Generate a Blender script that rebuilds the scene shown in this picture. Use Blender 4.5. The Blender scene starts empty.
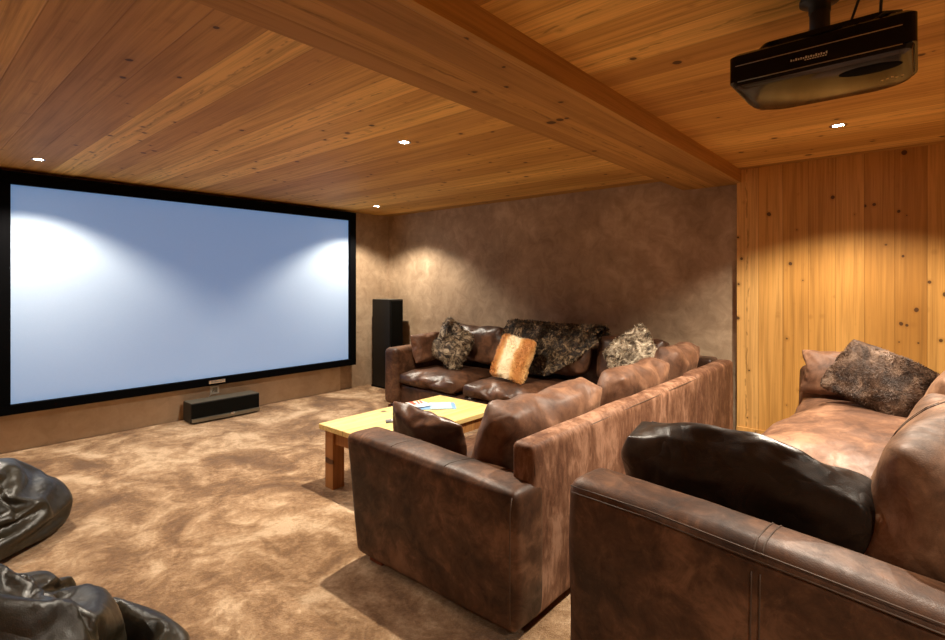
import bpy, bmesh, math, random
from mathutils import Vector, Matrix, noise
S = bpy.context.scene; C = S.collection
R = math.radians
random.seed(7)
# ------------------------------------------------------------------ materials
def new_mat(name):
    m = bpy.data.materials.new(name); m.use_nodes = True
    nt = m.node_tree; b = nt.nodes['Principled BSDF']
    return m, nt, b
def N(nt, typ, **kw):
    n = nt.nodes.new(typ)
    for k, v in kw.items():
        if k in n.inputs: n.inputs[k].default_value = v
        else: setattr(n, k, v)
    return n
def L(nt, a, b): nt.links.new(a, b)
def ramp(nt, fac, stops, interp='LINEAR'):
    r = N(nt, 'ShaderNodeValToRGB'); cr = r.color_ramp; cr.interpolation = interp
    while len(cr.elements) < len(stops): cr.elements.new(.5)
    for e, (p, c) in zip(cr.elements, stops):
        e.position = p; e.color = (*c, 1) if len(c) == 3 else c
    L(nt, fac, r.inputs[0]); return r.outputs[0]
def mix(nt, fac, a, b, blend='MIX'):
    m = N(nt, 'ShaderNodeMix', data_type='RGBA', blend_type=blend)
    for s, v in ((m.inputs[0], fac), (m.inputs[6], a), (m.inputs[7], b)):
        if isinstance(v, (int, float)): s.default_value = v
        elif isinstance(v, tuple): s.default_value = (*v, 1)
        else: L(nt, v, s)
    return m.outputs[2]
def M(nt, op, a, b=None):
    m = N(nt, 'ShaderNodeMath', operation=op)
    for i, v in enumerate((a, b)):
        if v is None: continue
        if isinstance(v, (int, float)): m.inputs[i].default_value = v
        else: L(nt, v, m.inputs[i])
    return m.outputs[0]
def coords(nt, scale=(1, 1, 1), loc=(0, 0, 0), kind='Object'):
    t = N(nt, 'ShaderNodeTexCoord'); mp = N(nt, 'ShaderNodeMapping')
    mp.inputs['Scale'].default_value = scale; mp.inputs['Location'].default_value = loc
    L(nt, t.outputs[kind], mp.inputs[0]); return mp.outputs[0]
def nz(nt, vec, scale, detail=4, rough=.5, dist=0, out=0):
    n = N(nt, 'ShaderNodeTexNoise', Scale=scale, Detail=detail, Roughness=rough, Distortion=dist)
    L(nt, vec, n.inputs['Vector']); return n.outputs[out]
def bump(nt, b, h, strength, dist=.01, prev=None):
    n = N(nt, 'ShaderNodeBump', Strength=strength, Distance=dist); L(nt, h, n.inputs['Height'])
    if prev: L(nt, prev, n.inputs['Normal'])
    if b is not None: L(nt, n.outputs[0], b.inputs['Normal'])
    return n.outputs[0]
def plain(name, col, rough=.5, metal=0, emit=0, ecol=None, coat=0, spec=.5):
    m, nt, b = new_mat(name)
    v = coords(nt, (1, 1, 1)); f = nz(nt, v, 40, 3)
    c = mix(nt, f, tuple(x * .88 for x in col), tuple(min(1, x * 1.1) for x in col)); L(nt, c, b.inputs['Base Color'])
    b.inputs['Roughness'].default_value = rough; b.inputs['Metallic'].default_value = metal
    b.inputs['Coat Weight'].default_value = coat; b.inputs['Specular IOR Level'].default_value = spec
    if emit:
        b.inputs['Emission Color'].default_value = (*(ecol or col), 1); b.inputs['Emission Strength'].default_value = emit
    return m
def wood(name, along, across, width, light, mid, dark, rough=.45, knot=(0.04, .012, .004), groove=.5, kscale=1.0, off=0.0, spread=1.0, heart=0.3, spec=.3):
    """boards running along one axis; each board has its own tone, grain and knots"""
    m, nt, b = new_mat(name)
    t = N(nt, 'ShaderNodeTexCoord'); s = N(nt, 'ShaderNodeSeparateXYZ'); L(nt, t.outputs['Object'], s.inputs[0])
    ax = {'x': 0, 'y': 1, 'z': 2}
    a = s.outputs[ax[along]]; c = M(nt, 'ADD', s.outputs[ax[across]], off + 20)
    other = s.outputs[3 - ax[along] - ax[across]]
    cw = M(nt, 'DIVIDE', c, width); idx = M(nt, 'FLOOR', cw); fr = M(nt, 'FRACT', cw)
    wn = N(nt, 'ShaderNodeTexWhiteNoise', noise_dimensions='1D'); L(nt, idx, wn.inputs['W'])
    rnd = wn.outputs['Value']
    sh = M(nt, 'ADD', a, M(nt, 'MULTIPLY', rnd, 37.0))
    vec = N(nt, 'ShaderNodeCombineXYZ'); L(nt, sh, vec.inputs[0]); L(nt, c, vec.inputs[1]); L(nt, other, vec.inputs[2])
    def mp(sc):
        p = N(nt, 'ShaderNodeMapping'); p.inputs['Scale'].default_value = sc; L(nt, vec.outputs[0], p.inputs[0]); return p.outputs[0]
    fine = nz(nt, mp((1.2, 70, 70)), 2.2, 4, .6)
    band = nz(nt, mp((.55, 16, 16)), 2.0, 3, .55, .6)
    tone = M(nt, 'ADD', M(nt, 'MULTIPLY', rnd, .62 * spread), M(nt, 'MULTIPLY', nz(nt, mp((.7, 2.5, 2.5)), 1.2, 2), .55))
    col = ramp(nt, tone, [(.15, dark), (.5, mid), (.95, light)])
    g = M(nt, 'ADD', M(nt, 'MULTIPLY', band, .6), M(nt, 'MULTIPLY', fine, .4))
    col = mix(nt, M(nt, 'MULTIPLY', ramp(nt, g, [(.36, (1, 1, 1)), (.56, (0, 0, 0))]), .5), col, tuple(x * .55 for x in dark))
    # knots
    vo = N(nt, 'ShaderNodeTexVoronoi', feature='F1', Scale=1.0, Randomness=1.0)
    kv = N(nt, 'ShaderNodeVectorMath', operation='ADD'); L(nt, mp((6.0 * kscale, 6.6 * kscale, 0)), kv.inputs[0])
    wob = nz(nt, mp((9, 9, 9)), 2, 2, out=1); wm = N(nt, 'ShaderNodeVectorMath', operation='SCALE'); wm.inputs['Scale'].default_value = .12
    L(nt, wob, wm.inputs[0]); L(nt, wm.outputs[0], kv.inputs[1]); L(nt, kv.outputs[0], vo.inputs['Vector'])
    gate = N(nt, 'ShaderNodeSeparateColor'); L(nt, vo.outputs['Color'], gate.inputs[0])
    size = M(nt, 'MULTIPLY', M(nt, 'SUBTRACT', gate.outputs[0], .36), .30)      # many cells carry no knot
    k = M(nt, 'SUBTRACT', size, vo.outputs['Distance'])
    kf = ramp(nt, k, [(.0, (0, 0, 0)), (.03, (1, 1, 1))])
    ring = ramp(nt, k, [(.0, (0, 0, 0)), (.5, (1, 1, 1))])
    halo = ramp(nt, M(nt, 'ADD', k, .16), [(.0, (0, 0, 0)), (.16, (1, 1, 1))])
    col = mix(nt, M(nt, 'MULTIPLY', halo, .35), col, tuple(x * .7 for x in dark))
    col = mix(nt, M(nt, 'MULTIPLY', kf, .85), col, knot)
    # dark resin streaks
    st = nz(nt, mp((1.1, 42, 42)), 1.4, 5, .7, .3)
    col = mix(nt, M(nt, 'MULTIPLY', ramp(nt, st, [(.66, (0, 0, 0)), (.72, (1, 1, 1))]), .5), col, tuple(x * .35 for x in dark))
    # broken dark heart line down the middle of some boards
    hl = M(nt, 'ABSOLUTE', M(nt, 'ADD', M(nt, 'SUBTRACT', fr, .5), M(nt, 'MULTIPLY', M(nt, 'SUBTRACT', nz(nt, mp((3.5, .01, .01)), 2, 4), .5), .35)))
    hm = M(nt, 'MULTIPLY', ramp(nt, hl, [(.0, (1, 1, 1)), (.055, (0, 0, 0))]), ramp(nt, nz(nt, mp((10, 20, 20)), 1.2, 3), [(.46, (0, 0, 0)), (.56, (1, 1, 1))]))
    hm = M(nt, 'MULTIPLY', hm, M(nt, 'GREATER_THAN', rnd, 1 - heart))
    col = mix(nt, M(nt, 'MULTIPLY', hm, .6), col, tuple(x * .35 for x in dark))
    edge = M(nt, 'MINIMUM', fr, M(nt, 'SUBTRACT', 1.0, fr)); ed = M(nt, 'MULTIPLY', edge, width)
    gr = ramp(nt, ed, [(.0, (0, 0, 0)), (.0022, (1, 1, 1))])
    col = mix(nt, groove, col, mix(nt, gr, tuple(x * .25 for x in dark), (1, 1, 1)), 'MULTIPLY')
    L(nt, col, b.inputs['Base Color']); b.inputs['Specular IOR Level'].default_value = spec
    L(nt, ramp(nt, g, [(0, (rough + .12,) * 3), (1, (rough - .05,) * 3)]), b.inputs['Roughness'])
    n1 = bump(nt, None, gr, .5, .003); bump(nt, b, g, .12, .002, n1)
    return m
def leather(name, dark, mid, light, rough=.4, streak=None, contrast=1.0, wr=.35, scale=1.0, spec=.5):
    m, nt, b = new_mat(name)
    v = coords(nt, tuple(scale * x for x in (streak or (1, 1, 1))))
    n1 = nz(nt, v, 3.2, 6, .62, .4); n2 = nz(nt, v, 13, 6, .7, .8); n3 = nz(nt, coords(nt), 1.1, 2)
    f = M(nt, 'ADD', M(nt, 'MULTIPLY', n1, .55), M(nt, 'ADD', M(nt, 'MULTIPLY', n2, .3), M(nt, 'MULTIPLY', n3, .15)))
    w = .13 / contrast
    col = ramp(nt, f, [(.5 - w, dark), (.5, mid), (.5 + w, light)])
    # worn scuffs
    sc = nz(nt, coords(nt, (1, 1, 1), (3, 1, 2)), 26, 8, .75, 1.5)
    col = mix(nt, M(nt, 'MULTIPLY', ramp(nt, sc, [(.58, (0, 0, 0)), (.72, (1, 1, 1))]), .3), col, tuple(min(1, x * 1.25) for x in light))
    L(nt, col, b.inputs['Base Color'])
    L(nt, ramp(nt, n2, [(.3, (rough + .12,) * 3), (.7, (rough - .08,) * 3)]), b.inputs['Roughness'])
    b.inputs['Specular IOR Level'].default_value = spec
    grain = N(nt, 'ShaderNodeTexVoronoi', feature='DISTANCE_TO_EDGE', Scale=170); L(nt, coords(nt), grain.inputs['Vector'])
    a = bump(nt, None, ramp(nt, grain.outputs['Distance'], [(0, (0, 0, 0)), (.2, (1, 1, 1))]), .12, .002)
    # creases: ridged, warped noise
    cr = nz(nt, coords(nt), 5, 2, .45, .7)
    rid = M(nt, 'ABSOLUTE', M(nt, 'SUBTRACT', cr, .5))
    a2 = bump(nt, None, ramp(nt, rid, [(0, (0, 0, 0)), (.22, (1, 1, 1))]), wr, .012, a)
    bump(nt, b, nz(nt, coords(nt), 3.5, 3), .35, .03, a2)
    return m
def fur_mat(name, stops, scale=12, detail=3, dist=1.0, stretch=(1, 1, 1), rough=.6):
    m, nt, b = new_mat(name)
    f = nz(nt, coords(nt, stretch), scale, detail, .6, dist)
    L(nt, ramp(nt, f, stops), b.inputs['Base Color'])
    b.inputs['Roughness'].default_value = rough; b.inputs['Sheen Weight'].default_value = 0
    return m
MT = {}
MT['ceil'] = wood('pine_ceiling_boards', 'y', 'x', .185, (.84, .53, .16), (.62, .345, .088), (.36, .17, .038), rough=.6, kscale=1.45, groove=.3, spread=1.25)
MT['beam'] = wood('pine_beam_grain', 'x', 'y', .16, (.60, .345, .10), (.47, .25, .065), (.32, .155, .038), rough=.65, kscale=1.2, groove=.15, spread=.5)
MT['wallwood'] = wood('pine_wall_boards', 'z', 'y', .165, (.72, .41, .135), (.55, .275, .065), (.34, .145, .024), rough=.5, kscale=1.75, groove=.4, heart=.5, spread=1.2)
MT['table'] = wood('table_wood', 'x', 'y', .15, (.86, .68, .32), (.80, .58, .22), (.64, .38, .10), rough=.4, groove=.3, spread=.6)
MT['tableleg'] = wood('table_leg_wood', 'z', 'x', .2, (.46, .22, .07), (.36, .15, .045), (.24, .09, .025), rough=.45, groove=0)
MT['foot'] = wood('foot_wood', 'x', 'y', .2, (.28, .07, .03), (.2, .05, .02), (.12, .03, .012), rough=.4, groove=0)
# plaster
m, nt, b = new_mat('brown_plaster'); MT['plaster'] = m
v = coords(nt, (1, 1, 1)); n1 = nz(nt, v, 1.3, 6, .6, .5); n2 = nz(nt, v, 7, 8, .7, .8)
f = M(nt, 'ADD', M(nt, 'MULTIPLY', n1, .6), M(nt, 'MULTIPLY', n2, .4))
L(nt, ramp(nt, f, [(.36, (.23, .150, .088)), (.5, (.36, .25, .155)), (.62, (.52, .38, .25))]), b.inputs['Base Color'])
b.inputs['Roughness'].default_value = .75
a = bump(nt, None, n2, .25, .01); bump(nt, b, nz(nt, v, 60, 4), .15, .003, a)
m, nt, b = new_mat('tan_plaster'); MT['plaster2'] = m
v = coords(nt, (1, 1, 1), (5, 0, 0)); n1 = nz(nt, v, 1.1, 6, .6, .5); n2 = nz(nt, v, 9, 8, .7, .8)
f = M(nt, 'ADD', M(nt, 'MULTIPLY', n1, .6), M(nt, 'MULTIPLY', n2, .4))
L(nt, ramp(nt, f, [(.33, (.42, .30, .19)), (.5, (.52, .385, .26)), (.66, (.62, .47, .33))]), b.inputs['Base Color'])
b.inputs['Roughness'].default_value = .8
bump(nt, b, n2, .2, .008)
# carpet: brushed pile with light and dark sweeps
m, nt, b = new_mat('carpet'); MT['carpet'] = m
v = coords(nt); v2 = coords(nt, (1.25, 1.0, 1), (2, 3, 0))
n1 = nz(nt, v2, 1.7, 7, .62, .7); n2 = nz(nt, v, 6.5, 6, .7, .8); n3 = nz(nt, v, 160, 3, .7); n4 = nz(nt, v, 45, 4, .7)
f = M(nt, 'ADD', M(nt, 'MULTIPLY', n1, .58), M(nt, 'ADD', M(nt, 'MULTIPLY', n2, .27), M(nt, 'MULTIPLY', n4, .15)))
col = ramp(nt, f, [(.41, (.165, .080, .032)), (.47, (.27, .145, .062)), (.52, (.44, .265, .135)), (.59, (.72, .51, .32))])
col = mix(nt, ramp(nt, n3, [(.3, (.45, .45, .45)), (.5, (0, 0, 0))]), col, (.12, .06, .025))
L(nt, col, b.inputs['Base Color']); b.inputs['Roughness'].default_value = .95
b.inputs['Sheen Weight'].default_value = .2; b.inputs['Specular IOR Level'].default_value = .1
a = bump(nt, None, n3, .8, .012); bump(nt, b, f, .6, .05, a)
# leathers
MT['lea'] = leather('brown_leather', (.035, .014, .007), (.080, .034, .017), (.18, .085, .046), rough=.38, wr=.25, contrast=1.3)
MT['lea_lite'] = leather('tan_brown_leather', (.085, .037, .019), (.175, .083, .045), (.33, .175, .10), rough=.52, wr=.25, contrast=1.3)
MT['lea_tan'] = leather('soft_tan_leather', (.085, .040, .019), (.20, .100, .052), (.37, .21, .12), rough=.58, wr=.35, contrast=1.3, spec=.35)
MT['nubuck'] = leather('nubuck_leather', (.11, .046, .024), (.20, .095, .052), (.36, .195, .12), rough=.6, streak=(2.2, 2.2, .8), contrast=1.7, wr=.12, scale=1.3, spec=.25)
MT['arm'] = leather('arm_leather', (.034, .014, .0065), (.080, .035, .017), (.19, .092, .049), rough=.5, wr=.1, contrast=1.4, spec=.33)
MT['blk'] = leather('dark_leather', (.013, .0075, .0045), (.025, .0145, .009), (.055, .034, .021), rough=.36, wr=.6, spec=.45)
MT['bag'] = leather('bean_bag_leather', (.010, .0075, .004), (.018, .014, .007), (.032, .026, .014), rough=.36, wr=.25, spec=.5)
MT['seam'] = plain('seam_thread', (.07, .038, .022), .6)
MT['screen'] = None
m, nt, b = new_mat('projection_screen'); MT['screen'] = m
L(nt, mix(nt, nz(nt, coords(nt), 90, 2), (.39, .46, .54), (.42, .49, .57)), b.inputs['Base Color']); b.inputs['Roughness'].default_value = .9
b.inputs['Emission Color'].default_value = (.10, .30, .62, 1); b.inputs['Emission Strength'].default_value = .22  # faint even glow added to stand for cool blue light on the cloth
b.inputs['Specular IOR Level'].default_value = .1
MT['velvet'] = plain('black_velvet', (.0015, .0015, .002), .85, spec=.05)
MT['frame'] = plain('black_frame', (.010, .010, .009), .5)
MT['spk'] = plain('black_ash', (.010, .008, .006), .45, spec=.3)
MT['spktop'] = plain('speaker_top', (.10, .09, .07), .5)
MT['grille'] = plain('speaker_grille', (.004, .004, .003), .9, spec=.1)
MT['trimm'] = plain('silver_trim', (.25, .24, .2), .3, .8)
MT['gloss'] = plain('gloss_black', (.002, .002, .0025), .12, coat=0, spec=.2)
MT['glossb'] = plain('gloss_smoked', (.012, .008, .004), .12, coat=0, spec=.13)
MT['line'] = plain('champagne_line', (.45, .33, .2), .3, .9)
MT['white'] = plain('white_plastic', (.75, .72, .64), .4)
MT['print'] = plain('silver_lettering', (.7, .7, .68), .4)
MT['chrome'] = plain('chrome', (.7, .7, .7), .2, 1)
MT['lamp'] = plain('lamp_glow', (1, 1, 1), .4, emit=60, ecol=(1, .94, .84))
MT['blue'] = plain('blue_print', (.22, .42, .70), .35)
MT['lblue'] = plain('pale_blue_print', (.45, .66, .82), .35)
MT['red'] = plain('red_print', (.65, .08, .04), .35)
MT['paper'] = plain('white_paper', (.82, .82, .82), .5)
MT['grey'] = plain('grey_print', (.12, .13, .15), .4)
MT['cable'] = plain('black_cable', (.01, .01, .01), .5)
MT['fur_mottle'] = fur_mat('mottled_fur', [(.36, (.02, .011, .006)), (.46, (.09, .055, .03)), (.54, (.36, .27, .17)), (.66, (.66, .54, .38))], 13, 3, 1.5)
MT['fur_throw'] = fur_mat('throw_fur', [(.40, (.014, .007, .003)), (.50, (.055, .03, .013)), (.58, (.20, .125, .06)), (.70, (.50, .36, .21))], 17, 4, 1.8)
MT['fur_grey'] = fur_mat('grey_fur', [(.36, (.06, .04, .025)), (.46, (.26, .19, .12)), (.55, (.62, .52, .38)), (.68, (.90, .80, .64))], 11, 4, 1.6)
MT['fur_brown'] = fur_mat('brown_fur', [(.36, (.035, .017, .009)), (.48, (.075, .038, .020)), (.60, (.15, .085, .05)), (.74, (.32, .21, .14))], 10, 4, 1.2)
m, nt, b = new_mat('golden_fur'); MT['fur_gold'] = m
t = N(nt, 'ShaderNodeTexCoord'); sp = N(nt, 'ShaderNodeSeparateXYZ'); L(nt, t.outputs['Object'], sp.inputs[0])
ww = M(nt, 'ADD', M(nt, 'SINE', M(nt, 'ADD', M(nt, 'MULTIPLY', sp.outputs[0], 21.0), 2.2)), M(nt, 'MULTIPLY', M(nt, 'SUBTRACT', nz(nt, coords(nt), 8, 3), .5), 1.6))
L(nt, ramp(nt, M(nt, 'ADD', M(nt, 'MULTIPLY', ww, .5), .5), [(.15, (.55, .22, .04)), (.5, (.75, .45, .16)), (.8, (.95, .82, .58))]), b.inputs['Base Color'])
b.inputs['Roughness'].default_value = .6; b.inputs['Sheen Weight'].default_value = .3
# ------------------------------------------------------------------ helpers
def link(name, me, mat, parent=None, smooth=True, sub=0):
    if smooth:
        for p in me.polygons: p.use_smooth = True
    me.name = name
    if mat and not me.materials: me.materials.append(mat)
    o = bpy.data.objects.new(name, me); C.objects.link(o)
    if parent: o.parent = parent
    if sub:
        m = o.modifiers.new('smooth', 'SUBSURF'); m.levels = 1; m.render_levels = sub
    return o
def tag(o, label=None, cat=None, group=None, kind=None):
    for k, v in (('label', label), ('category', cat), ('group', group), ('kind', kind)):
        if v: o[k] = v
    return o
def empty(name, loc=(0, 0, 0), rz=0):
    o = bpy.data.objects.new(name, None); C.objects.link(o); o.location = loc; o.rotation_euler = (0, 0, rz); o.empty_display_size = .1
    return o
def mesh(bm):
    bmesh.ops.recalc_face_normals(bm, faces=bm.faces)
    me = bpy.data.meshes.new('m'); bm.to_mesh(me); bm.free(); return me
def add_box(bm, x0, x1, y0, y1, z0, z1, bev=0):
    r = bmesh.ops.create_cube(bm, size=1)
    vs = r['verts']
    for v in vs: v.co = Vector(((x0 + x1) / 2 + v.co.x * (x1 - x0), (y0 + y1) / 2 + v.co.y * (y1 - y0), (z0 + z1) / 2 + v.co.z * (z1 - z0)))
    if bev:
        es = list({e for v in vs for e in v.link_edges})
        bmesh.ops.bevel(bm, geom=es, offset=bev, segments=3, profile=.5, affect='EDGES')
def box(name, x0, x1, y0, y1, z0, z1, mat, parent=None, bev=0, kind=None):
    bm = bmesh.new(); add_box(bm, x0, x1, y0, y1, z0, z1, bev)
    o = link(name, mesh(bm), mat, parent, smooth=False)
    if bev:
        for p in o.data.polygons: p.use_smooth = True
        m = o.modifiers.new('wn', 'WEIGHTED_NORMAL'); m.keep_sharp = True
    if kind: o['kind'] = kind
    return o
def grid_box(w, d, h, n):
    bm = bmesh.new(); bmesh.ops.create_cube(bm, size=1)
    for v in bm.verts: v.co = Vector((v.co.x * w, v.co.y * d, v.co.z * h))
    for ax, l in ((0, w), (1, d), (2, h)):
        k = max(2, round(l / n))
        for q in range(1, k):
            c = Vector((0, 0, 0)); c[ax] = -l / 2 + l * q / k; nn = Vector((0, 0, 0)); nn[ax] = 1
            bmesh.ops.bisect_plane(bm, geom=bm.verts[:] + bm.edges[:] + bm.faces[:], plane_co=c, plane_no=nn)
    return bm
def soft_box(x0, x1, y0, y1, z0, z1, r=.035, n=.05, bulge=.008, amp=.004, seed=0, fn=None):
    """upholstered panel: rounded edges, slightly padded faces, uneven surface"""
    w, d, h = x1 - x0, y1 - y0, z1 - z0
    bm = grid_box(w, d, h, n); half = (w / 2, d / 2, h / 2)
    extra = []
    for ax in range(3):          # loops close to the edges so the roundness is resolved
        for sgn in (-1, 1):
            for q in (.35, .8):
                c = Vector((0, 0, 0)); c[ax] = sgn * (half[ax] - r * q); nn = Vector((0, 0, 0)); nn[ax] = 1
                bmesh.ops.bisect_plane(bm, geom=bm.verts[:] + bm.edges[:] + bm.faces[:], plane_co=c, plane_no=nn)
    ctr = Vector(((x0 + x1) / 2, (y0 + y1) / 2, (z0 + z1) / 2)); off = Vector((seed * 3.1, seed * 1.7, seed))
    for v in bm.verts:
        p = v.co; rr = min(r, *half)
        q = Vector([max(-half[i] + rr, min(half[i] - rr, p[i])) for i in range(3)])
        dlt = p - q
        if dlt.length > 1e-6: nn = dlt.normalized(); p2 = q + nn * rr
        else: nn = Vector((0, 0, 0)); p2 = p.copy()
        u = [1 - (p[i] / half[i]) ** 2 for i in range(3)]
        k = sorted(u)[1] * sorted(u)[2] if True else 0
        wob = noise.noise(p2 * 3.5 + off) * amp * 1.5 + noise.noise(p2 * 11 + off) * amp * .5
        v.co = p2 + nn * (bulge * max(0, k) + wob) + ctr
        if fn: v.co = fn(v.co)
    return mesh(bm)
def tube(bm, pts, r, seg=6):
    pts = [Vector(p) for p in pts]; rings = []
    up = Vector((0, 0, 1))
    for i, p in enumerate(pts):
        t = (pts[min(i + 1, len(pts) - 1)] - pts[max(i - 1, 0)]).normalized()
        a = t.cross(up if abs(t.z) < .95 else Vector((1, 0, 0))).normalized(); b_ = t.cross(a)
        rings.append([bm.verts.new(p + (a * math.cos(2 * math.pi * k / seg) + b_ * math.sin(2 * math.pi * k / seg)) * r) for k in range(seg)])
    for i in range(len(rings) - 1):
        for k in range(seg):
            bm.faces.new((rings[i][k], rings[i][(k + 1) % seg], rings[i + 1][(k + 1) % seg], rings[i + 1][k]))
    bm.faces.new(rings[0][::-1]); bm.faces.new(rings[-1])
def tubes(name, paths, r, mat, parent=None, seg=6):
    bm = bmesh.new()
    for p in paths: tube(bm, p, r, seg)
    return link(name, mesh(bm), mat, parent)
def lathe(bm, prof, seg=32, ctr=(0, 0, 0)):
    rings = []
    for r, z in prof:
        rings.append([bm.verts.new((ctr[0] + r * math.cos(2 * math.pi * k / seg), ctr[1] + r * math.sin(2 * math.pi * k / seg), ctr[2] + z)) for k in range(seg)])
    for i in range(len(rings) - 1):
        for k in range(seg): bm.faces.new((rings[i][k], rings[i][(k + 1) % seg], rings[i + 1][(k + 1) % seg], rings[i + 1][k]))
from mathutils.bvhtree import BVHTree
def seam_on(me, pts, d, r, mat, parent, off=.0):
    """a stitched seam laid on the surface: every point is cast onto the mesh along d"""
    t = BVHTree.FromPolygons([v.co for v in me.vertices], [tuple(p.vertices) for p in me.polygons]); d = Vector(d); out = []
    for p in pts:
        h = t.ray_cast(Vector(p) - d * 2, d)
        if h[0]: out.append(h[0] - d * off)
    return tubes('seam', [out], r, mat, parent)
# ---- cloth: cushions are inflated, bean bags dropped, so they crease as cloth does
def sim(me, pressure, frames, gravity=0.0, floor=False, shrink=0.0, bend=.5, tens=15, mass=.3, selfc=False):
    o = bpy.data.objects.new('cloth', me); C.objects.link(o)
    m = o.modifiers.new('c', 'CLOTH'); st = m.settings
    st.quality = 5; st.mass = mass; st.tension_stiffness = tens; st.compression_stiffness = tens; st.shear_stiffness = 5; st.bending_stiffness = bend
    st.air_damping = 2; st.use_pressure = True; st.uniform_pressure_force = pressure; st.shrink_min = shrink
    st.effector_weights.gravity = gravity
    m.collision_settings.use_collision = floor; m.collision_settings.use_self_collision = selfc
    m.point_cache.frame_end = frames + 2
    fl = None
    if floor:
        fm = bpy.data.meshes.new('f'); fm.from_pydata([(-3, -3, 0), (3, -3, 0), (3, 3, 0), (-3, 3, 0)], [], [(0, 1, 2, 3)])
        fl = bpy.data.objects.new('f', fm); C.objects.link(fl); fl.modifiers.new('x', 'COLLISION')
    for f in range(1, frames + 1): S.frame_set(f)
    out = bpy.data.meshes.new_from_object(o.evaluated_get(bpy.context.evaluated_depsgraph_get()))
    bpy.data.objects.remove(o)
    if fl: bpy.data.objects.remove(fl)
    S.frame_set(1)
    return out
def pillow_bm(w, h, n, wob=0.0, seed=0):
    bm = bmesh.new(); nx = n; ny = max(4, int(n * h / w)); g = {}
    for s in (1, -1):
        for i in range(nx + 1):
            for j in range(ny + 1):
                ed = i in (0, nx) or j in (0, ny)
                if ed and s == -1: g[s, i, j] = g[1, i, j]; continue
                x, y = (i / nx - .5) * w, (j / ny - .5) * h
                z = 0 if ed else s * (.006 + wob * noise.noise(Vector((x * 9 + seed, y * 9, s * 5))))
                g[s, i, j] = bm.verts.new((x, y, z))
        for i in range(nx):
            for j in range(ny):
                f = [g[s, i, j], g[s, i + 1, j], g[s, i + 1, j + 1], g[s, i, j + 1]]
                if s == -1: f.reverse()
                bm.faces.new(f)
    me = bpy.data.meshes.new('p'); bm.to_mesh(me); bm.free(); return me
def fit(me, w, d, h, amp=0.0, seed=0, fn=None, ridg=0.0, rs=6, rc=0.0):
    lo = [min(v.co[i] for v in me.vertices) for i in range(3)]; hi = [max(v.co[i] for v in me.vertices) for i in range(3)]
    t = (w, d, h); me.update()
    nr = [v.normal.copy() for v in me.vertices]
    for v, n_ in zip(me.vertices, nr):
        c = Vector([((v.co[i] - lo[i]) / (hi[i] - lo[i]) - .5) * t[i] for i in range(3)])
        o = Vector((seed * 2.3, seed * 1.1, seed * .7))
        if rc:
            i0, i1 = sorted(range(3), key=lambda i: -t[i])[:2]
            a_, b2 = abs(c[i0]) / (t[i0] / 2), abs(c[i1]) / (t[i1] / 2)
            k_ = 1 - rc * (a_ * b2) ** 2.5; mn = min(t[i0], t[i1]) / 2
            c[i0] -= math.copysign(mn * (1 - k_), c[i0]); c[i1] -= math.copysign(mn * (1 - k_), c[i1])
        if amp: c += n_ * (noise.noise(c * 5 + o) * amp)
        if ridg:
            q = c * rs + o; q += noise.noise_vector(c * rs * .5 + o) * .9
            c += n_ * (ridg * (1 - 2 * abs(noise.noise(q)) * 2.2))
        v.co = fn(c) if fn else c
    me.update(); return me
def box_sim(w, d, h, n=.03, pressure=1.0, frames=18, shrink=-.05, bend=.3, seed=0):
    bm = grid_box(w, d, h, n)
    for v in bm.verts: v.co += noise.noise_vector(v.co * 6 + Vector((seed, 0, 0))) * .006
    me = bpy.data.meshes.new('b'); bm.to_mesh(me); bm.free()
    return sim(me, pressure, frames, shrink=shrink, bend=bend)
def orient(o, loc, xd, yd, parent=None):
    """local x along xd, local y along yd (made square), local z = normal"""
    x = Vector(xd).normalized(); y = Vector(yd); y = (y - x * y.dot(x)).normalized(); z = x.cross(y)
    m = Matrix((x, y, z)).transposed().to_4x4(); m.translation = Vector(loc)
    if parent: o.parent = parent
    o.matrix_local = m
def fur(me, n, length, width, seed=0, droop=.5, both=True):
    """real strands: tapered blades rooted on the mesh, combed in clumps"""
    rnd = random.Random(seed)
    me.calc_loop_triangles(); tris = me.loop_triangles
    ar = []; s = 0
    for t in tris: s += t.area; ar.append(s)
    import bisect
    vs = [v.co.copy() for v in me.vertices]; fs = [tuple(p.vertices) for p in me.polygons]
    for _ in range(n):
        t = tris[min(len(tris) - 1, bisect.bisect(ar, rnd.random() * s))]
        a, b_, c = (vs[i] for i in t.vertices); u, v = rnd.random(), rnd.random()
        if u + v > 1: u, v = 1 - u, 1 - v
        p = a + (b_ - a) * u + (c - a) * v; nn = t.normal
        flow = noise.noise_vector(p * 7 + Vector((seed, 0, 0))) * 1.6 + Vector((0, -droop, 0))
        d = (nn * .55 + flow * .7 + Vector((rnd.gauss(0, .25), rnd.gauss(0, .25), rnd.gauss(0, .25)))).normalized()
        l = length * rnd.uniform(.6, 1.25); sd = d.cross(nn)
        if sd.length < 1e-4: sd = Vector((1, 0, 0))
        sd = sd.normalized() * width; m = p + d * l * .55 + nn * l * .08; e = p + d * l - nn * l * .18
        k = len(vs); vs += [p - sd, p + sd, m + sd * .8, m - sd * .8, e]
        fs += [(k, k + 1, k + 2, k + 3), (k + 3, k + 2, k + 4)]
    out = bpy.data.meshes.new('fur'); out.from_pydata(vs, [], fs); return out
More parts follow.
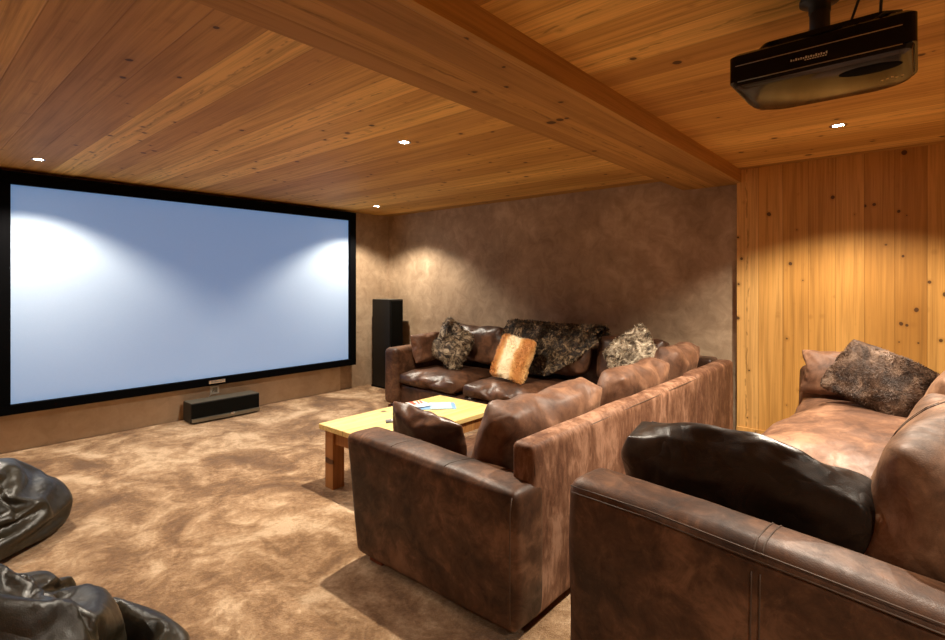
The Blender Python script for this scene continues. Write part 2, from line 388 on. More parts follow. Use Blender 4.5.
# ------------------------------------------------------------------ the room  (X along the screen wall, Y towards it)
W, D, H = 4.57, 5.49, 2.25
XL, YB = -1.9, -2.4
def st(name, *a, **k): return box(name, *a, kind='structure', **k)
st('floor', XL, W + .1, YB, D + .1, -.1, 0, MT['carpet'])
st('ceiling', XL, W + .1, YB, D + .1, H, H + .1, MT['ceil'])
st('wall_screen', XL, W + .1, D, D + .12, 0, H, MT['plaster'])
st('wall_right', W, W + .12, 1.11, D, 0, H, MT['plaster'])
st('wall_wood', 4.51, W + .12, YB, 1.11, 0, H, MT['wallwood'])
st('wall_left', XL - .12, XL, YB, D, 0, H, MT['plaster'])
st('wall_rear', XL, 4.51, YB - .12, YB, 0, H, MT['wallwood'])
st('trim_1', XL, 3.77, D - .025, D, 0, 2.2, MT['plaster2'])                 # shallow panel the screen hangs on
st('baseboard_right', 4.495, 4.51, YB, 1.11, 0, .20, MT['wallwood'])
# main beam with a sloped lower lip on its screen side
bm = bmesh.new(); prof = [(1.08, H), (1.08, 2.148), (1.55, 2.148), (1.70, 2.232), (1.70, H)]
ring = [[bm.verts.new((x, y, z)) for y, z in prof] for x in (XL, W)]
for i in range(5): bm.faces.new((ring[0][i], ring[0][(i + 1) % 5], ring[1][(i + 1) % 5], ring[1][i]))
bm.faces.new(ring[0]); bm.faces.new(ring[1][::-1])
o = link('trim_2', mesh(bm), MT['beam'], smooth=False); o['kind'] = 'structure'
# ------------------------------------------------------------------ screen
scr = tag(empty('projection_screen', (2.26, D - .05, .31)), 'large wide projection screen in a black frame on the far wall', 'projection screen')
def world_child(o, p):
    o.parent = p; bpy.context.view_layer.update(); o.matrix_parent_inverse = p.matrix_world.inverted()
def wc(o, p):
    o.parent = p; o.matrix_parent_inverse = Matrix.LocRotScale(p.location, p.rotation_euler, None).inverted(); return o
X0, X1, Z0, Z1 = .67, 3.853, .388, 2.125
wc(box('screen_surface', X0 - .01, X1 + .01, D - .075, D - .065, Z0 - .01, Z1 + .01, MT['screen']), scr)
F = .085; y0, y1 = D - .125, D - .026
fr = bmesh.new()
for (a, b_, c, d) in ((X0 - F, X1 + F, Z1, Z1 + .098), (X0 - F, X1 + F, Z0 - F + .01, Z0), (X0 - F, X0, Z0, Z1), (X1, X1 + F, Z0, Z1)):
    add_box(fr, a, b_, y0, y1, c, d, .004)
wc(link('frame', mesh(fr), MT['velvet'], smooth=False), scr)
pl = wc(box('maker_plate', 2.155, 2.315, y0 - .008, y0 + .004, .333, .366, MT['chrome'], bev=.003), scr)
bm = bmesh.new()
for k in range(9): add_box(bm, 2.17 + k * .0145, 2.179 + k * .0145, y0 - .010, y0 - .007, .343, .356)
wc(link('lettering', mesh(bm), MT['grey'], smooth=False), pl)
# socket + lead
sk = tag(empty('wall_socket', (2.10, D - .05, .2)), 'small square wall socket just below the screen frame', 'socket')
wc(box('cover_plate', 2.205, 2.295, D - .035, D - .024, .205, .29, MT['white'], bev=.004), sk)
bm = bmesh.new(); add_box(bm, 2.225, 2.275, D - .0375, D - .034, .225, .275)
wc(link('insert', mesh(bm), MT['trimm'], smooth=False), sk)
tag(tubes('speaker_lead', [[(2.25, D - .038, .245), (2.235, D - .055, .24), (2.21, D - .065, .225), (2.18, D - .055, .19), (2.16, D - .05, .1), (2.16, D - .05, .012)]], .004, MT['white']),
    'pale lead hanging from the wall socket behind the low speaker', 'cable')
# ------------------------------------------------------------------ centre speaker
cs = tag(empty('center_speaker', (2.31, 5.28, 0)), 'long low black speaker lying on the carpet below the screen', 'speaker')
a0 = math.atan2(.05, .62)
def rot_about(me, c, a):
    m = Matrix.Translation(c) @ Matrix.Rotation(a, 4, 'Z') @ Matrix.Translation(-Vector(c)); me.transform(m)
csx0, csx1, csy = 1.93, 2.60, 5.20
wc(box('cabinet', csx0, csx1, csy + .012, csy + .20, .012, .195, MT['spk'], bev=.004), cs)
wc(box('top_panel', csx0 + .004, csx1 - .004, csy + .014, csy + .198, .192, .199, MT['spktop']), cs)
wc(box('grille', csx0 + .008, csx1 - .008, csy, csy + .014, .052, .190, MT['grille'], bev=.004), cs)
bm = bmesh.new(); n = 14; rr = []
for i in range(n + 1):
    x = csx0 + .006 + (csx1 - csx0 - .012) * i / n; dip = .010 * (1 - (2 * i / n - 1) ** 2)
    rr.append([bm.verts.new((x, y, z)) for y, z in ((csy - .012 - dip, .018), (csy - .012 - dip, .050), (csy + .013, .054), (csy + .013, .018))])
for i in range(n):
    for k in range(4): bm.faces.new((rr[i][k], rr[i][(k + 1) % 4], rr[i + 1][(k + 1) % 4], rr[i + 1][k]))
bm.faces.new(rr[0]); bm.faces.new(rr[-1][::-1])
wc(link('trim_strip', mesh(bm), MT['trimm'], smooth=False), cs)
bm = bmesh.new(); bmesh.ops.create_uvsphere(bm, u_segments=16, v_segments=8, radius=.02)
for v in bm.verts: v.co = Vector((2.31 + v.co.x * 1.3, csy - .022 + v.co.y * .3, .048 + v.co.z * .6))
wc(link('badge', mesh(bm), MT['chrome']), cs)
for x in (csx0 + .05, csx1 - .05):
    wc(box('foot', x - .02, x + .02, csy + .04, csy + .12, 0, .012, MT['spk']), cs)
# ------------------------------------------------------------------ tower speaker
ts = tag(empty('tower_speaker', (4.28, 5.2, 0)), 'tall black floor standing speaker in the corner beside the sofa', 'speaker')
wc(box('cabinet', 4.20, 4.42, 5.03, 5.38, .02, 1.13, MT['spk'], bev=.006), ts)
wc(box('top_panel', 4.205, 4.415, 5.035, 5.375, 1.128, 1.134, MT['spktop']), ts)
wc(box('grille', 4.215, 4.405, 5.012, 5.03, .10, 1.115, MT['grille'], bev=.005), ts)
wc(box('plinth', 4.19, 4.43, 5.02, 5.39, 0, .022, MT['grille'], bev=.004), ts)
wc(box('badge', 4.29, 4.33, 5.008, 5.013, .055, .07, MT['chrome']), ts)
# ------------------------------------------------------------------ coffee table
tb = tag(empty('coffee_table', (2.5, 2.75, 0)), 'low golden wooden coffee table with thick square legs', 'table')
TX0, TX1, TY0, TY1, TZ = 1.90, 3.04, 2.36, 3.00, .42
wc(box('tabletop', TX0, TX1, TY0, TY1, TZ - .035, TZ, MT['table'], bev=.005), tb)
bm = bmesh.new()
add_box(bm, TX0 + .05, TX0 + .072, TY0 + .1, TY1 - .1, TZ - .125, TZ - .035); add_box(bm, TX1 - .072, TX1 - .05, TY0 + .1, TY1 - .1, TZ - .125, TZ - .035)
add_box(bm, TX0 + .1, TX1 - .1, TY0 + .05, TY0 + .072, TZ - .125, TZ - .035); add_box(bm, TX0 + .1, TX1 - .1, TY1 - .072, TY1 - .05, TZ - .125, TZ - .035)
wc(link('apron', mesh(bm), MT['tableleg'], smooth=False), tb)
for x in (TX0 + .03, TX1 - .12):
    for y in (TY0 + .03, TY1 - .12):
        wc(box('leg', x, x + .09, y, y + .09, 0, TZ - .035, MT['tableleg'], bev=.004), tb)
# papers
def sheet(name, x, y, w, d, t, z, rz, mat, parent=None, curl=0):
    bm = bmesh.new(); n = 10
    top = [[bm.verts.new(((i / n - .5) * w, (j - .5) * d, t + curl * (2 * i / n - 1) ** 2)) for j in (0, 1)] for i in range(n + 1)]
    bot = [[bm.verts.new(((i / n - .5) * w, (j - .5) * d, curl * (2 * i / n - 1) ** 2)) for j in (0, 1)] for i in range(n + 1)]
    for i in range(n):
        bm.faces.new((top[i][0], top[i + 1][0], top[i + 1][1], top[i][1])); bm.faces.new((bot[i][1], bot[i + 1][1], bot[i + 1][0], bot[i][0]))
        bm.faces.new((bot[i][0], bot[i + 1][0], top[i + 1][0], top[i][0])); bm.faces.new((top[i][1], top[i + 1][1], bot[i + 1][1], bot[i][1]))
    bm.faces.new((bot[0][0], top[0][0], top[0][1], bot[0][1])); bm.faces.new((bot[n][1], top[n][1], top[n][0], bot[n][0]))
    o = link(name, mesh(bm), mat, parent, smooth=False); o.location = (x, y, z); o.rotation_euler = (0, 0, R(rz)); return o
mg = sheet('magazine', 2.71, 2.765, .36, .19, .006, TZ, -42, MT['blue']); tag(mg, 'blue printed magazine lying open on the coffee table', 'magazine')
sheet('page', .07, 0, .16, .20, .002, .006, 0, MT['lblue'], mg, .0006)
sheet('page', .10, .045, .09, .05, .001, .009, 12, MT['paper'], mg)
lf = sheet('leaflet', 2.655, 2.845, .13, .17, .003, TZ + .0145, -12, MT['paper'], None, .004); tag(lf, 'white leaflet with red stripes lying on top of the blue magazine', 'leaflet')
bm = bmesh.new()
for x0, x1, k in ((-.05, -.018, .0), (-.005, .008, .02), (.02, .035, .02)):
    v = [bm.verts.new(p) for p in ((x0, -.01, .0), (x1, -.01, .0), (x1 + k + .01, .08, 0), (x0 + k + .01, .08, 0))]
    v2 = [bm.verts.new(q.co + Vector((0, 0, .0012))) for q in v]
    bm.faces.new(v2); bm.faces.new(v[::-1])
    for i in range(4): bm.faces.new((v[i], v[(i + 1) % 4], v2[(i + 1) % 4], v2[i]))
pr = link('red_stripes', mesh(bm), MT['red'], lf, smooth=False); pr.location = (0, 0, .0065)
cd = sheet('card', 2.245, 2.66, .09, .05, .012, TZ, -35, MT['grey']); tag(cd, 'small dark grey object on the pale end of the coffee table', 'remote')
sheet('light_face', .012, 0, .035, .035, .002, .012, 0, MT['paper'], cd)
cd.name = 'remote_control'
# ------------------------------------------------------------------ shared cushion meshes
def seat(w, d, h, seed): return fit(box_sim(w, d, h, .034, 1.0, 16, -.06, .3, seed), w, d, h, .010, seed, ridg=.0025, rs=7, rc=.1)
M_seat = seat(.90, .84, .21, 1); M_seatb = seat(.90, .84, .21, 5)
def sag(c):  # top line dips in the middle and the corners puff
    return Vector((c.x, c.y, c.z - (.030 * (1 - (c.x / .45) ** 2) * max(0, c.z / .25))))
M_back = fit(box_sim(.90, .22, .50, .034, 1.1, 16, -.07, .3, 3), .90, .25, .50, .007, 3, sag, ridg=.002, rs=5, rc=.22)
M_backb = fit(box_sim(.90, .22, .50, .034, 1.1, 16, -.05, .3, 8), .90, .25, .50, .007, 8, sag, ridg=.002, rs=5, rc=.22)
def part(me, name, mat, parent, loc, xd, yd, scale=(1, 1, 1), sub=1):
    m2 = me.copy(); m2.materials.clear()
    for v in m2.vertices: v.co = Vector((v.co.x * scale[0], v.co.y * scale[1], v.co.z * scale[2]))
    o = link(name, m2, mat, None, sub=sub); orient(o, loc, xd, yd)
    if parent: o.parent = parent; o.matrix_parent_inverse = Matrix.LocRotScale(parent.location, parent.rotation_euler, None).inverted()
    return o
# ------------------------------------------------------------------ sectional sofa
ss = tag(empty('sectional_sofa', (3.9, 1.6, 0)), 'brown leather L-shaped sectional sofa around the coffee table', 'sofa')
def sp(name, me, mat, sub=1): return wc(link(name, me, mat, sub=sub), ss)
BY = 1.125
def taper_arm(c):   # arm rises a little towards its front
    t = max(0, min(1, (c.y - 1.2) / .95)); k = max(0, (c.z - .3) / .3)
    return Vector((c.x - .012 * t, c.y - .10 * t * max(0, 1 - c.z / .6), c.z + k * .03 * t))
def back_fn(c): return Vector((c.x, c.y, c.z))
armB = sp('arm', soft_box(1.53, 1.735, BY, 2.17, .038, .575, r=.035, seed=1, bulge=.012, fn=taper_arm), MT['arm'])
sp('back_panel', soft_box(1.65, 3.60, BY, BY + .11, .038, .722, r=.03, seed=2), MT['nubuck'])
sp('back_panel', soft_box(3.605, 4.48, BY, BY + .12, .038, .73, r=.03, seed=3), MT['nubuck'])
sp('back_panel', soft_box(4.34, 4.53, BY + .125, 4.33, .065, .74, r=.03, seed=4), MT['lea'])
sp('arm', soft_box(3.53, 4.50, 4.14, 4.33, .065, .655, r=.05, seed=5, bulge=.012), MT['arm'])
sp('seat_base', soft_box(1.74, 3.60, BY + .11, 2.06, .065, .27, r=.02, seed=6, bulge=.003), MT['lea'])
sp('seat_base', soft_box(3.60, 4.34, BY + .12, 4.14, .065, .27, r=.02, seed=7, bulge=.003), MT['lea'])
for x, y in ((1.61, 1.98), (1.66, 1.25), (3.55, 1.27), (4.4, 1.3), (3.62, 4.26), (4.42, 4.26), (3.55, 2.0)):
    wc(box('foot', x - .045, x + .045, y - .045, y + .045, 0, .045, MT['foot'], bev=.003), ss)
# seams: piping on the arm and across the top
def arc_over(x0, x1, y, z, r=.045, drop=.0):
    pts = [(x0 - .004, y, z - .055)]
    for k in range(6):
        a = math.pi / 2 * k / 5; pts.append((x0 + r - r * math.cos(a) - .002, y, z - r + r * math.sin(a) + .002))
    for k in range(6):
        a = math.pi / 2 * k / 5; pts.append((x1 - r + r * math.sin(a) + .002, y, z - r + r * math.cos(a) + .002))
    return pts
wc(tubes('seam', [[(1.5235, BY + .016, .09), (1.519, BY + .014, .3), (1.523, BY + .016, .5), (1.532, BY + .014, .555)],
    [(1.668, BY + .004, .60), (1.666, BY + .006, .68), (1.680, BY + .008, .702), (2.6, BY + .002, .708), (3.58, BY + .004, .706)]], .0022, MT['seam']), ss)
for yy in (1.84, 1.50):
    wc(seam_on(armB.data, [(1.545 + .17 * k / 14, yy - .03 * k / 14, 0) for k in range(15)], (0, 0, -1), .0018, MT['seam'], None), ss)
# seat cushions
part(M_seat, 'seat_cushion', MT['lea'], ss, (3.92, 3.70, .355), (0, 1, 0), (-1, 0, 0), (.97, 1.02, 1))
part(M_seatb, 'seat_cushion', MT['lea'], ss, (3.92, 2.79, .355), (0, 1, 0), (-1, 0, 0), (1.02, 1.02, 1))
part(M_seat, 'seat_cushion', MT['lea'], ss, (3.93, 1.84, .35), (0, 1, 0), (-1, 0, 0), (.98, .98, 1))
part(M_seatb, 'seat_cushion', MT['lea'], ss, (2.21, 1.77, .35), (-1, 0, 0), (0, -1, 0), (.98, .92, 1))
part(M_seat, 'seat_cushion', MT['lea'], ss, (3.10, 1.77, .35), (-1, 0, 0), (0, -1, 0), (.98, .92, 1))
# back cushions: local x = width, y = thickness, z = height (leaning)
def backc(me, mat, par, loc, xd, lean, scale=(1, 1, 1)):
    """lean: vector of the cushion's own up direction"""
    x = Vector(xd).normalized(); z = Vector(lean).normalized(); z = (z - x * z.dot(x)).normalized(); y = z.cross(x)
    return part(me, 'back_cushion', mat, par, loc, x, y, scale)
backc(M_back, MT['lea'], ss, (4.22, 3.64, .70), (0, 1, 0), (.20, 0, 1), (1, 1, .92))
backc(M_backb, MT['lea'], ss, (4.22, 2.70, .70), (0, 1, 0), (.20, 0, 1), (1.02, 1, .92))
backc(M_back, MT['lea'], ss, (4.23, 1.86, .69), (0, 1, 0), (.20, 0, 1), (.72, 1, .92))
backc(M_back, MT['lea_lite'], ss, (2.185, 1.43, .62), (1, .0, 0), (0, -.30, 1), (1.08, 1.05, 1.0))
backc(M_backb, MT['lea_lite'], ss, (3.17, 1.40, .64), (1, 0, 0), (0, -.28, 1), (.96, .95, .96))
backc(M_back, MT['lea_lite'], ss, (3.95, 1.40, .69), (1, 0, 0), (0, -.22, 1), (.66, .95, .96))
# ------------------------------------------------------------------ rear sofa
rs = tag(empty('leather_sofa', (1.5, .9, 0), R(-5)), 'brown leather sofa behind the sectional, against the pine wall', 'sofa')
LL = 2.86
def rp(name, me, mat, sub=1): return link(name, me, mat, rs, sub=sub)
def arm_fn(c):
    t = max(0, min(1, -c.y / 1.2)); k = max(0, (c.z - .3) / .4)
    return Vector((c.x, c.y, c.z - k * .05 * t))
armC = rp('arm', soft_box(0, .215, -1.28, 0, .065, .705, r=.055, seed=11, bulge=.012, fn=arm_fn), MT['arm'])
rp('arm', soft_box(LL - .22, LL, -1.10, -.04, .065, .79, r=.05, seed=12, bulge=.01), MT['arm'])
rp('back_panel', soft_box(.22, LL - .01, -1.29, -1.08, .065, .80, r=.04, seed=13), MT['nubuck'])
rp('seat_base', soft_box(.2, LL - .21, -1.10, -.06, .065, .37, r=.02, seed=14, bulge=.003), MT['lea'])
for x in (.07, LL - .1):
    for y in (-.08, -1.2): box('foot', x - .045, x + .045, y - .045, y + .045, 0, .07, MT['foot'], rs, .004)
tubes('seam', [[(.003, -.03, .66), (-.001, -.3, .664), (-.001, -.7, .648), (-.001, -1.25, .625)],
               [(.012, -.02, .676), (.008, -.3, .68), (.008, -.7, .664), (.008, -1.25, .64)]], .0022, MT['seam'], rs)
for yy in (-.58, -.60):
    seam_on(armC.data, [(0, yy, .1 + .55 * k / 20) for k in range(20)], (1, 0, 0), .0022, MT['seam'], rs)
    seam_on(armC.data, [(.01 + .19 * k / 14, yy, 0) for k in range(15)], (0, 0, -1), .0022, MT['seam'], rs)
M_sA = fit(box_sim(1.3, .92, .24, .04, .9, 16, -.08, .25, 21), 1.36, .98, .23, .012, 4, ridg=.004, rs=6)
M_sB = fit(box_sim(1.0, .92, .24, .04, .9, 16, -.08, .25, 22), 1.04, .98, .23, .012, 6, ridg=.004, rs=6)
o = link('seat_cushion', M_sA, MT['lea_lite'], rs, sub=1); o.location = (1.94, -.56, .515); o.rotation_euler = (0, -.03, 0)
o = link('seat_cushion', M_sB, MT['nubuck'], rs, sub=1); o.location = (.745, -.56, .475)
def slump(c):
    t = c.z / .3
    return Vector((c.x * (1 + .03 * t), c.y + .03 * t * t, c.z - .04 * (c.x / .5) ** 2 * max(0, t)))
def bigback(w, h, seed): return fit(box_sim(w, .34, h, .036, .8, 18, -.10, .2, seed), w, .38, h, .014, seed, slump, ridg=.004, rs=3.5, rc=.25)
def rback(w, h, seed, loc, rot, mat):
    me = bigback(w, h, seed)
    o = link('back_cushion', me, mat, rs, sub=1); o.location = loc; o.rotation_euler = rot
    seam_on(me, [(.02 + .006 * math.sin(k), 0, -h * .42 + h * .84 * k / 16) for k in range(17)], (0, -1, 0), .003, MT['seam'], o)
    seam_on(me, [(.045 + .006 * math.sin(k), 0, -h * .42 + h * .84 * k / 16) for k in range(17)], (0, -1, 0), .002, MT['seam'], o)
    seam_on(me, [(.02, -.12 + .24 * k / 8, 0) for k in range(9)], (0, 0, -1), .003, MT['seam'], o)
    return o
rback(1.00, .52, 31, (.73, -.93, .735), (R(14), 0, 0), MT['lea_tan'])
rback(.98, .56, 32, (1.68, -.95, .765), (R(18), 0, R(-2)), MT['lea_tan'])
rback(.52, .56, 33, (2.38, -.99, .80), (R(14), 0, 0), MT['lea_tan'])
# ------------------------------------------------------------------ loose cushions
P_small = sim(pillow_bm(.56, .46, 34, .004, 1), 1.6, 22, shrink=-.06, bend=.3)
P_small2 = sim(pillow_bm(.50, .50, 34, .004, 5), 1.5, 22, shrink=-.03, bend=.3)
P_long = sim(pillow_bm(.92, .52, 46, .006, 9), 1.5, 24, shrink=-.10, bend=.2)
def pil(src, name, size, mat, loc, xd, yd, label, group=None, amp=.006, ridg=.0015, seed=0, fn=None, furn=0, fl=.02, fw=.0016, rs=8, cat='cushion', rc=.13):
    me = src.copy(); me.materials.clear(); fit(me, *size, amp, seed, fn, ridg, rs, rc)
    if furn: me = fur(me, furn, fl, fw, seed)
    o = link(name, me, mat, sub=0 if furn else 1); orient(o, loc, xd, yd); tag(o, label, cat, group); return o
pil(P_small, 'throw_pillow', (.44, .36, .16), MT['lea_lite'], (3.90, 4.035, .645), (1, -.1, .03), (0, .28, 1), 'plain brown leather cushion leaning on the arm beside the tower speaker', seed=1)
pil(P_small2, 'fur_pillow', (.50, .47, .18), MT['fur_mottle'], (3.93, 3.70, .70), (0.12, .82, .38), (.22, -.42, .9), 'square mottled dark fur cushion tilted against the sectional sofa back, nearest the tower speaker', seed=2, furn=9000, fl=.03, fw=.003)
pil(P_small2, 'fur_pillow', (.40, .44, .13), MT['fur_gold'], (3.76, 2.78, .665), (.05, -1, -.16), (.40, -.16, 1), 'golden and cream striped fur cushion in front of the dark throw', seed=3, furn=9000, fl=.018, fw=.0022, amp=.004, ridg=.001)
pil(P_small2, 'fur_pillow', (.48, .48, .17), MT['fur_grey'], (3.93, 1.72, .73), (-.12, -.80, .60), (.22, .50, .85), 'pale grey and cream fur cushion standing on its corner in the sectional corner', seed=4, furn=9000, fl=.028, fw=.003)
pil(P_small, 'throw_pillow', (.56, .42, .17), MT['lea'], (1.875, 1.93, .51), (0, -1, -.09), (-.22, 0, 1), 'dark brown leather cushion leaning inside the near arm of the sectional, by the table', seed=6, amp=.008, ridg=.002)
def droop(c): return Vector((c.x, c.y - .03 * (c.x / .43) ** 2 + .012 * math.sin(c.x * 9 + 1), c.z))
P_bol = box_sim(.86, .40, .20, .026, .7, 20, -.16, .1, 41)
bo = pil(P_bol, 'throw_pillow', (.78, .38, .20), MT['blk'], (1.82, .455, .70), (-.06, -1, -.07), (-.30, 0, 1), 'long nearly black leather cushion leaning on the near arm of the rear sofa', seed=7, amp=.014, ridg=.0045, rs=5, rc=.24, fn=droop)
seam_on(bo.data, [(-.40 + .8 * k / 24, .10 + .01 * math.sin(k * .7), 0) for k in range(25)], (0, 0, 1), .0022, MT['blk'], bo)
seam_on(bo.data, [(.02, -.17 + .34 * k / 12, 0) for k in range(13)], (0, 0, 1), .0022, MT['blk'], bo)
seam_on(bo.data, [(.05, -.17 + .34 * k / 12, 0) for k in range(13)], (0, 0, 1), .0018, MT['blk'], bo)
pil(P_small, 'throw_pillow', (.50, .34, .17), MT['lea_lite'], (4.0, .37, .765), (-.05, -1, .0), (.25, 0, 1), 'brown leather cushion leaning on the rear sofa arm next to the pine wall', seed=8)
def fold(c):
    q = c.x * 15 + c.y * 7 + 1.5 * noise.noise(c * 5)
    return Vector((c.x, c.y, c.z + .03 * math.sin(q) * (1 if c.z > 0 else .3)))
pil(P_small2, 'fur_pillow', (.46, .38, .17), MT['fur_brown'], (3.72, .19, .80), (-.25, -1, -.42), (.30, -.40, 1), 'rumpled dark brown fur cushion against the back of the rear sofa', seed=9, furn=26000, fl=.013, fw=.0016, fn=fold)
# fur throw over the sectional's back cushion
bm = bmesh.new(); prof = [(4.37, .80), (4.37, .90), (4.33, .945), (4.27, .955), (4.20, .94), (4.14, .90), (4.10, .84), (4.07, .77), (4.05, .70), (4.03, .63), (4.01, .56), (3.98, .50)]
import itertools
def plerp(t):
    t = max(0, min(.9999, t)) * (len(prof) - 1); i = int(t); f = t - i
    return Vector(prof[i]).lerp(Vector(prof[i + 1]), f)
NU, NV = 44, 34; vg = []
for i in range(NU + 1):
    u = i / NU; y = 3.16 - u * 1.03; row = []
    vmax = 1.0 if u < .6 else 1.0 - (u - .6) / .4 * .42
    for j in range(NV + 1):
        p = plerp(j / NV * vmax); k = noise.noise(Vector((u * 7, j * .16, 3))) * .016
        row.append(bm.verts.new((p[0] - abs(k) - .012 - .010 * math.sin(u * 22 + j * .2), y + .03 * noise.noise(Vector((j * .2, u * 3, 8))), p[1] + (.0 if j > 12 else -.028 * u + k * .6 + .012))))
    vg.append(row)
for i in range(NU):
    for j in range(NV): bm.faces.new((vg[i][j], vg[i][j + 1], vg[i + 1][j + 1], vg[i + 1][j]))
bmesh.ops.solidify(bm, geom=bm.faces[:], thickness=.014)
me = mesh(bm); me = fur(me, 26000, .026, .0026, 12, droop=0)
tag(link('fur_throw', me, MT['fur_throw']), 'dark brown and grey fur throw draped over the sectional sofa back', 'throw')
# ------------------------------------------------------------------ bean bags
def bag(seed, r=.45, pr=1.0, sh=-.07, bd=.35, fr=50):
    bm = bmesh.new(); bmesh.ops.create_icosphere(bm, subdivisions=5, radius=r)
    for v in bm.verts:
        z = v.co.z / r
        if z > 0: v.co.z *= 1.25; v.co.x *= 1 - .35 * z; v.co.y *= 1 - .35 * z
        v.co.z += r * 1.02
        v.co += Vector((noise.noise(v.co * 5 + Vector((seed, 0, 0))), noise.noise(v.co * 5 + Vector((9, seed, 0))), 0)) * .03
    me = bpy.data.meshes.new('g'); bm.to_mesh(me); bm.free()
    return sim(me, pr, fr, gravity=1, floor=True, bend=bd, shrink=sh, selfc=True)
def place_bag(me, size, loc, rz, label):
    fit(me, *size)
    o = link('bean_bag', me, MT['bag'], sub=1); o.location = (loc[0], loc[1], size[2] / 2 + .003); o.rotation_euler = (0, 0, R(rz)); tag(o, label, 'bean bag'); return o
place_bag(bag(1, pr=2.6, sh=-.06, bd=.3), (1.10, 1.08, .60), (.17, 3.76), 30, 'crumpled black leather bean bag on the carpet nearest the screen')
place_bag(bag(4, pr=1.9, sh=-.10, bd=.3), (1.06, 1.06, .52), (.19, 2.03), 165, 'crumpled olive black leather bean bag in the bottom left foreground')
# ------------------------------------------------------------------ projector
pj = tag(empty('projector', (1.93, .23, 2.25)), 'glossy black projector hanging from the pine ceiling', 'projector')
def plan(x0, x1, y0, y1, rn, rf, n=8):
    """rounded plan: near corners (small X) radius rn, far corners rf"""
    pts = []
    for cx, cy, r, a0 in ((x1 - rf, y1 - rf, rf, 0), (x0 + rn, y1 - rn, rn, 90), (x0 + rn, y0 + rn, rn, 180), (x1 - rf, y0 + rf, rf, 270)):
        for k in range(n + 1):
            a = R(a0 + 90 * k / n); pts.append((cx + r * math.cos(a), cy + r * math.sin(a)))
    return pts
def loft(name, layers, mat, parent):
    bm = bmesh.new(); rings = [[bm.verts.new((x, y, z)) for x, y in pl] for pl, z in layers]
    n = len(rings[0])
    for a, b_ in zip(rings, rings[1:]):
        for k in range(n): bm.faces.new((a[k], a[(k + 1) % n], b_[(k + 1) % n], b_[k]))
    bm.faces.new(rings[0][::-1]); bm.faces.new(rings[-1])
    o = link(name, mesh(bm), mat); m = o.modifiers.new('e', 'EDGE_SPLIT'); m.split_angle = R(32)
    return wc(o, parent)
PX0, PX1, PY0, PY1 = 1.77, 2.135, .005, .46
loft('body', [(plan(PX0, PX1, PY0, PY1, .02, .11), 1.985), (plan(PX0, PX1, PY0, PY1, .02, .11), 2.064), (plan(PX0 + .012, PX1 - .01, PY0 + .01, PY1 - .012, .02, .11), 2.074),
              (plan(PX0 + .03, PX1 - .03, PY0 + .03, PY1 - .06, .03, .10), 2.078), (plan(PX0 + .04, PX1 - .04, PY0 + .05, PY1 - .08, .03, .10), 2.100)], MT['gloss'], pj)
loft('lower_cover', [(plan(PX0 + .03, PX1 - .03, PY0 + .03, PY1 - .03, .02, .09), 1.968), (plan(PX0 + .012, PX1 - .012, PY0 + .012, PY1 - .012, .02, .10), 1.974), (plan(PX0 + .006, PX1 - .006, PY0 + .006, PY1 - .006, .02, .105), 1.985), (plan(PX0 + .006, PX1 - .006, PY0 + .006, PY1 - .006, .02, .105), 1.9852)], MT['glossb'], pj)
bm = bmesh.new(); bmesh.ops.create_uvsphere(bm, u_segments=32, v_segments=12, radius=1)
for v in bm.verts: v.co = Vector((1.875 + v.co.x * .04, .11 + v.co.y * .075, 1.9685 + v.co.z * .004))
wc(link('lens_window', mesh(bm), MT['velvet']), pj)
wc(tubes('trim_line', [[(PX0 - .001, PY0 + .03, 2.033), (PX0 - .001, PY1 - .02, 2.033)]], .0013, MT['line']), pj)
wc(tubes('trim_line', [[(PX0 + .004, PY0 + .03, 1.984), (PX0 + .004, PY1 - .025, 1.984)]], .0013, MT['line']), pj)
bm = bmesh.new()
for k in range(15):
    y = .29 - k * .0062; hgt = (.006, .004, .007, .005)[k % 4]
    add_box(bm, PX0 - .0006, PX0 + .001, y - .0036, y, 2.006, 2.006 + hgt)
for k in range(9):
    y = .255 - k * .0062; add_box(bm, PX0 - .0006, PX0 + .001, y - .0042, y, 2.0005, 2.003)
wc(link('lettering', mesh(bm), MT['print'], smooth=False), pj)
bm = bmesh.new()
for y in (.06, .072, .085, .036, .05): add_box(bm, 2.0 - (y % .02), 2.008 - (y % .02), y, y + .006, 1.9672, 1.9686)
wc(link('warning_marks', mesh(bm), MT['line'], smooth=False), pj)
bm = bmesh.new(); lathe(bm, [(.0, 0), (.028, 0), (.028, -.004), (.028, -.12), (.0, -.12)], 24, (1.95, .24, 2.21)); wc(link('mount_pole', mesh(bm), MT['cable']), pj)
bm = bmesh.new(); lathe(bm, [(.0, 0), (.055, 0), (.055, -.012), (.03, -.02), (.03, -.045), (0, -.045)], 28, (1.95, .24, 2.25)); wc(link('ceiling_flange', mesh(bm), MT['frame']), pj)
wc(box('mount_plate', 1.87, 2.02, .17, .31, 2.098, 2.112, MT['cable'], bev=.003), pj)
wc(tubes('cable', [[(1.93, .16, 2.07), (1.88, .155, 2.12), (1.85, .13, 2.18), (1.84, .10, 2.249)], [(1.92, .09, 2.07), (1.86, .085, 2.12), (1.84, .08, 2.18), (1.835, .085, 2.249)], [(1.90, .03, 2.07), (1.84, .04, 2.10), (1.80, .07, 2.09), (1.80, .12, 2.065)]], .004, MT['cable'], seg=8), pj)
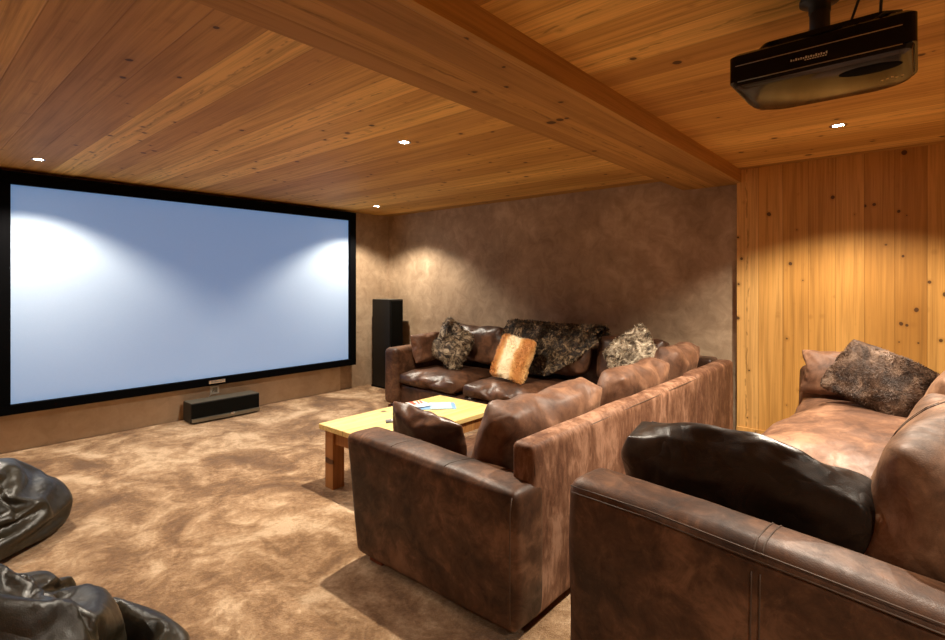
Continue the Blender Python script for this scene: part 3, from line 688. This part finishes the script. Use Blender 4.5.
# ------------------------------------------------------------------ downlights
def downlight(x, y, label, e=1.0, aim=(0, 0)):
    d = tag(empty('downlight', (x, y, H)), label, 'ceiling light', 'recessed ceiling downlights')
    bm = bmesh.new(); lathe(bm, [(.030, 0), (.043, -.001), (.044, -.004), (.040, -.006), (.031, -.005), (.028, -.001)], 32); link('ring', mesh(bm), MT['chrome'], d)
    bm = bmesh.new(); lathe(bm, [(.0, -.0022), (.027, -.0022), (.028, -.001), (0.0, -.0008)], 24); link('lamp_lens', mesh(bm), MT['lamp'], d)
    l = bpy.data.lights.new('downlight_beam', 'SPOT'); l.energy = 95 * e; l.color = (1, .89, .73); l.spot_size = R(124); l.spot_blend = .45; l.shadow_soft_size = .025
    lo = bpy.data.objects.new('downlight_beam', l); C.objects.link(lo); lo.parent = d; lo.location = (0, 0, -.012)
    lo.rotation_euler = Vector((aim[0], aim[1], -1)).to_track_quat('-Z', 'Y').to_euler()
downlight(.755, 4.85, 'recessed downlight above the left part of the screen', .8)
downlight(3.84, 4.84, 'recessed downlight in the far corner above the tower speaker', .8)
downlight(2.20, 2.49, 'recessed downlight above the coffee table', 1.3)
downlight(3.59, .354, 'recessed downlight in front of the pine wall', .9)
downlight(2.6, .30, 'recessed downlight hidden behind the projector', 1.05)
downlight(-.9, 2.49, 'recessed downlight near the left wall', .5)
downlight(.5, -1.4, 'unseen downlight added behind the camera as fill', .8)  # unseen lamp added for fill, brightens the rear sofa's near arm
downlight(2.2, -1.6, 'added fill downlight, unseen behind the rear sofa', .7)  # another out-of-view lamp, added only to fill the near half of the room
# ------------------------------------------------------------------ camera and look
cam = bpy.data.cameras.new('camera'); co = bpy.data.objects.new('camera', cam); C.objects.link(co)
co.location = (0, 0, 1.354); co.rotation_euler = (R(90), 0, -math.atan2(.7547, .6561))
cam.sensor_width = 36; cam.lens = 515 / 945 * 36; cam.shift_y = -38 / 945; cam.clip_start = .02
S.camera = co
w = bpy.data.worlds.new('world'); S.world = w; w.use_nodes = True
w.node_tree.nodes['Background'].inputs[0].default_value = (1, .9, .8, 1); w.node_tree.nodes['Background'].inputs[1].default_value = .02
S.view_settings.view_transform = 'Standard'; S.view_settings.look = 'None'; S.view_settings.gamma = 1; S.view_settings.use_curve_mapping = False
S.view_settings.exposure = 1.3
S.cycles.use_denoising = True; S.cycles.max_bounces = 10; S.cycles.diffuse_bounces = 6; S.cycles.sample_clamp_indirect = 6
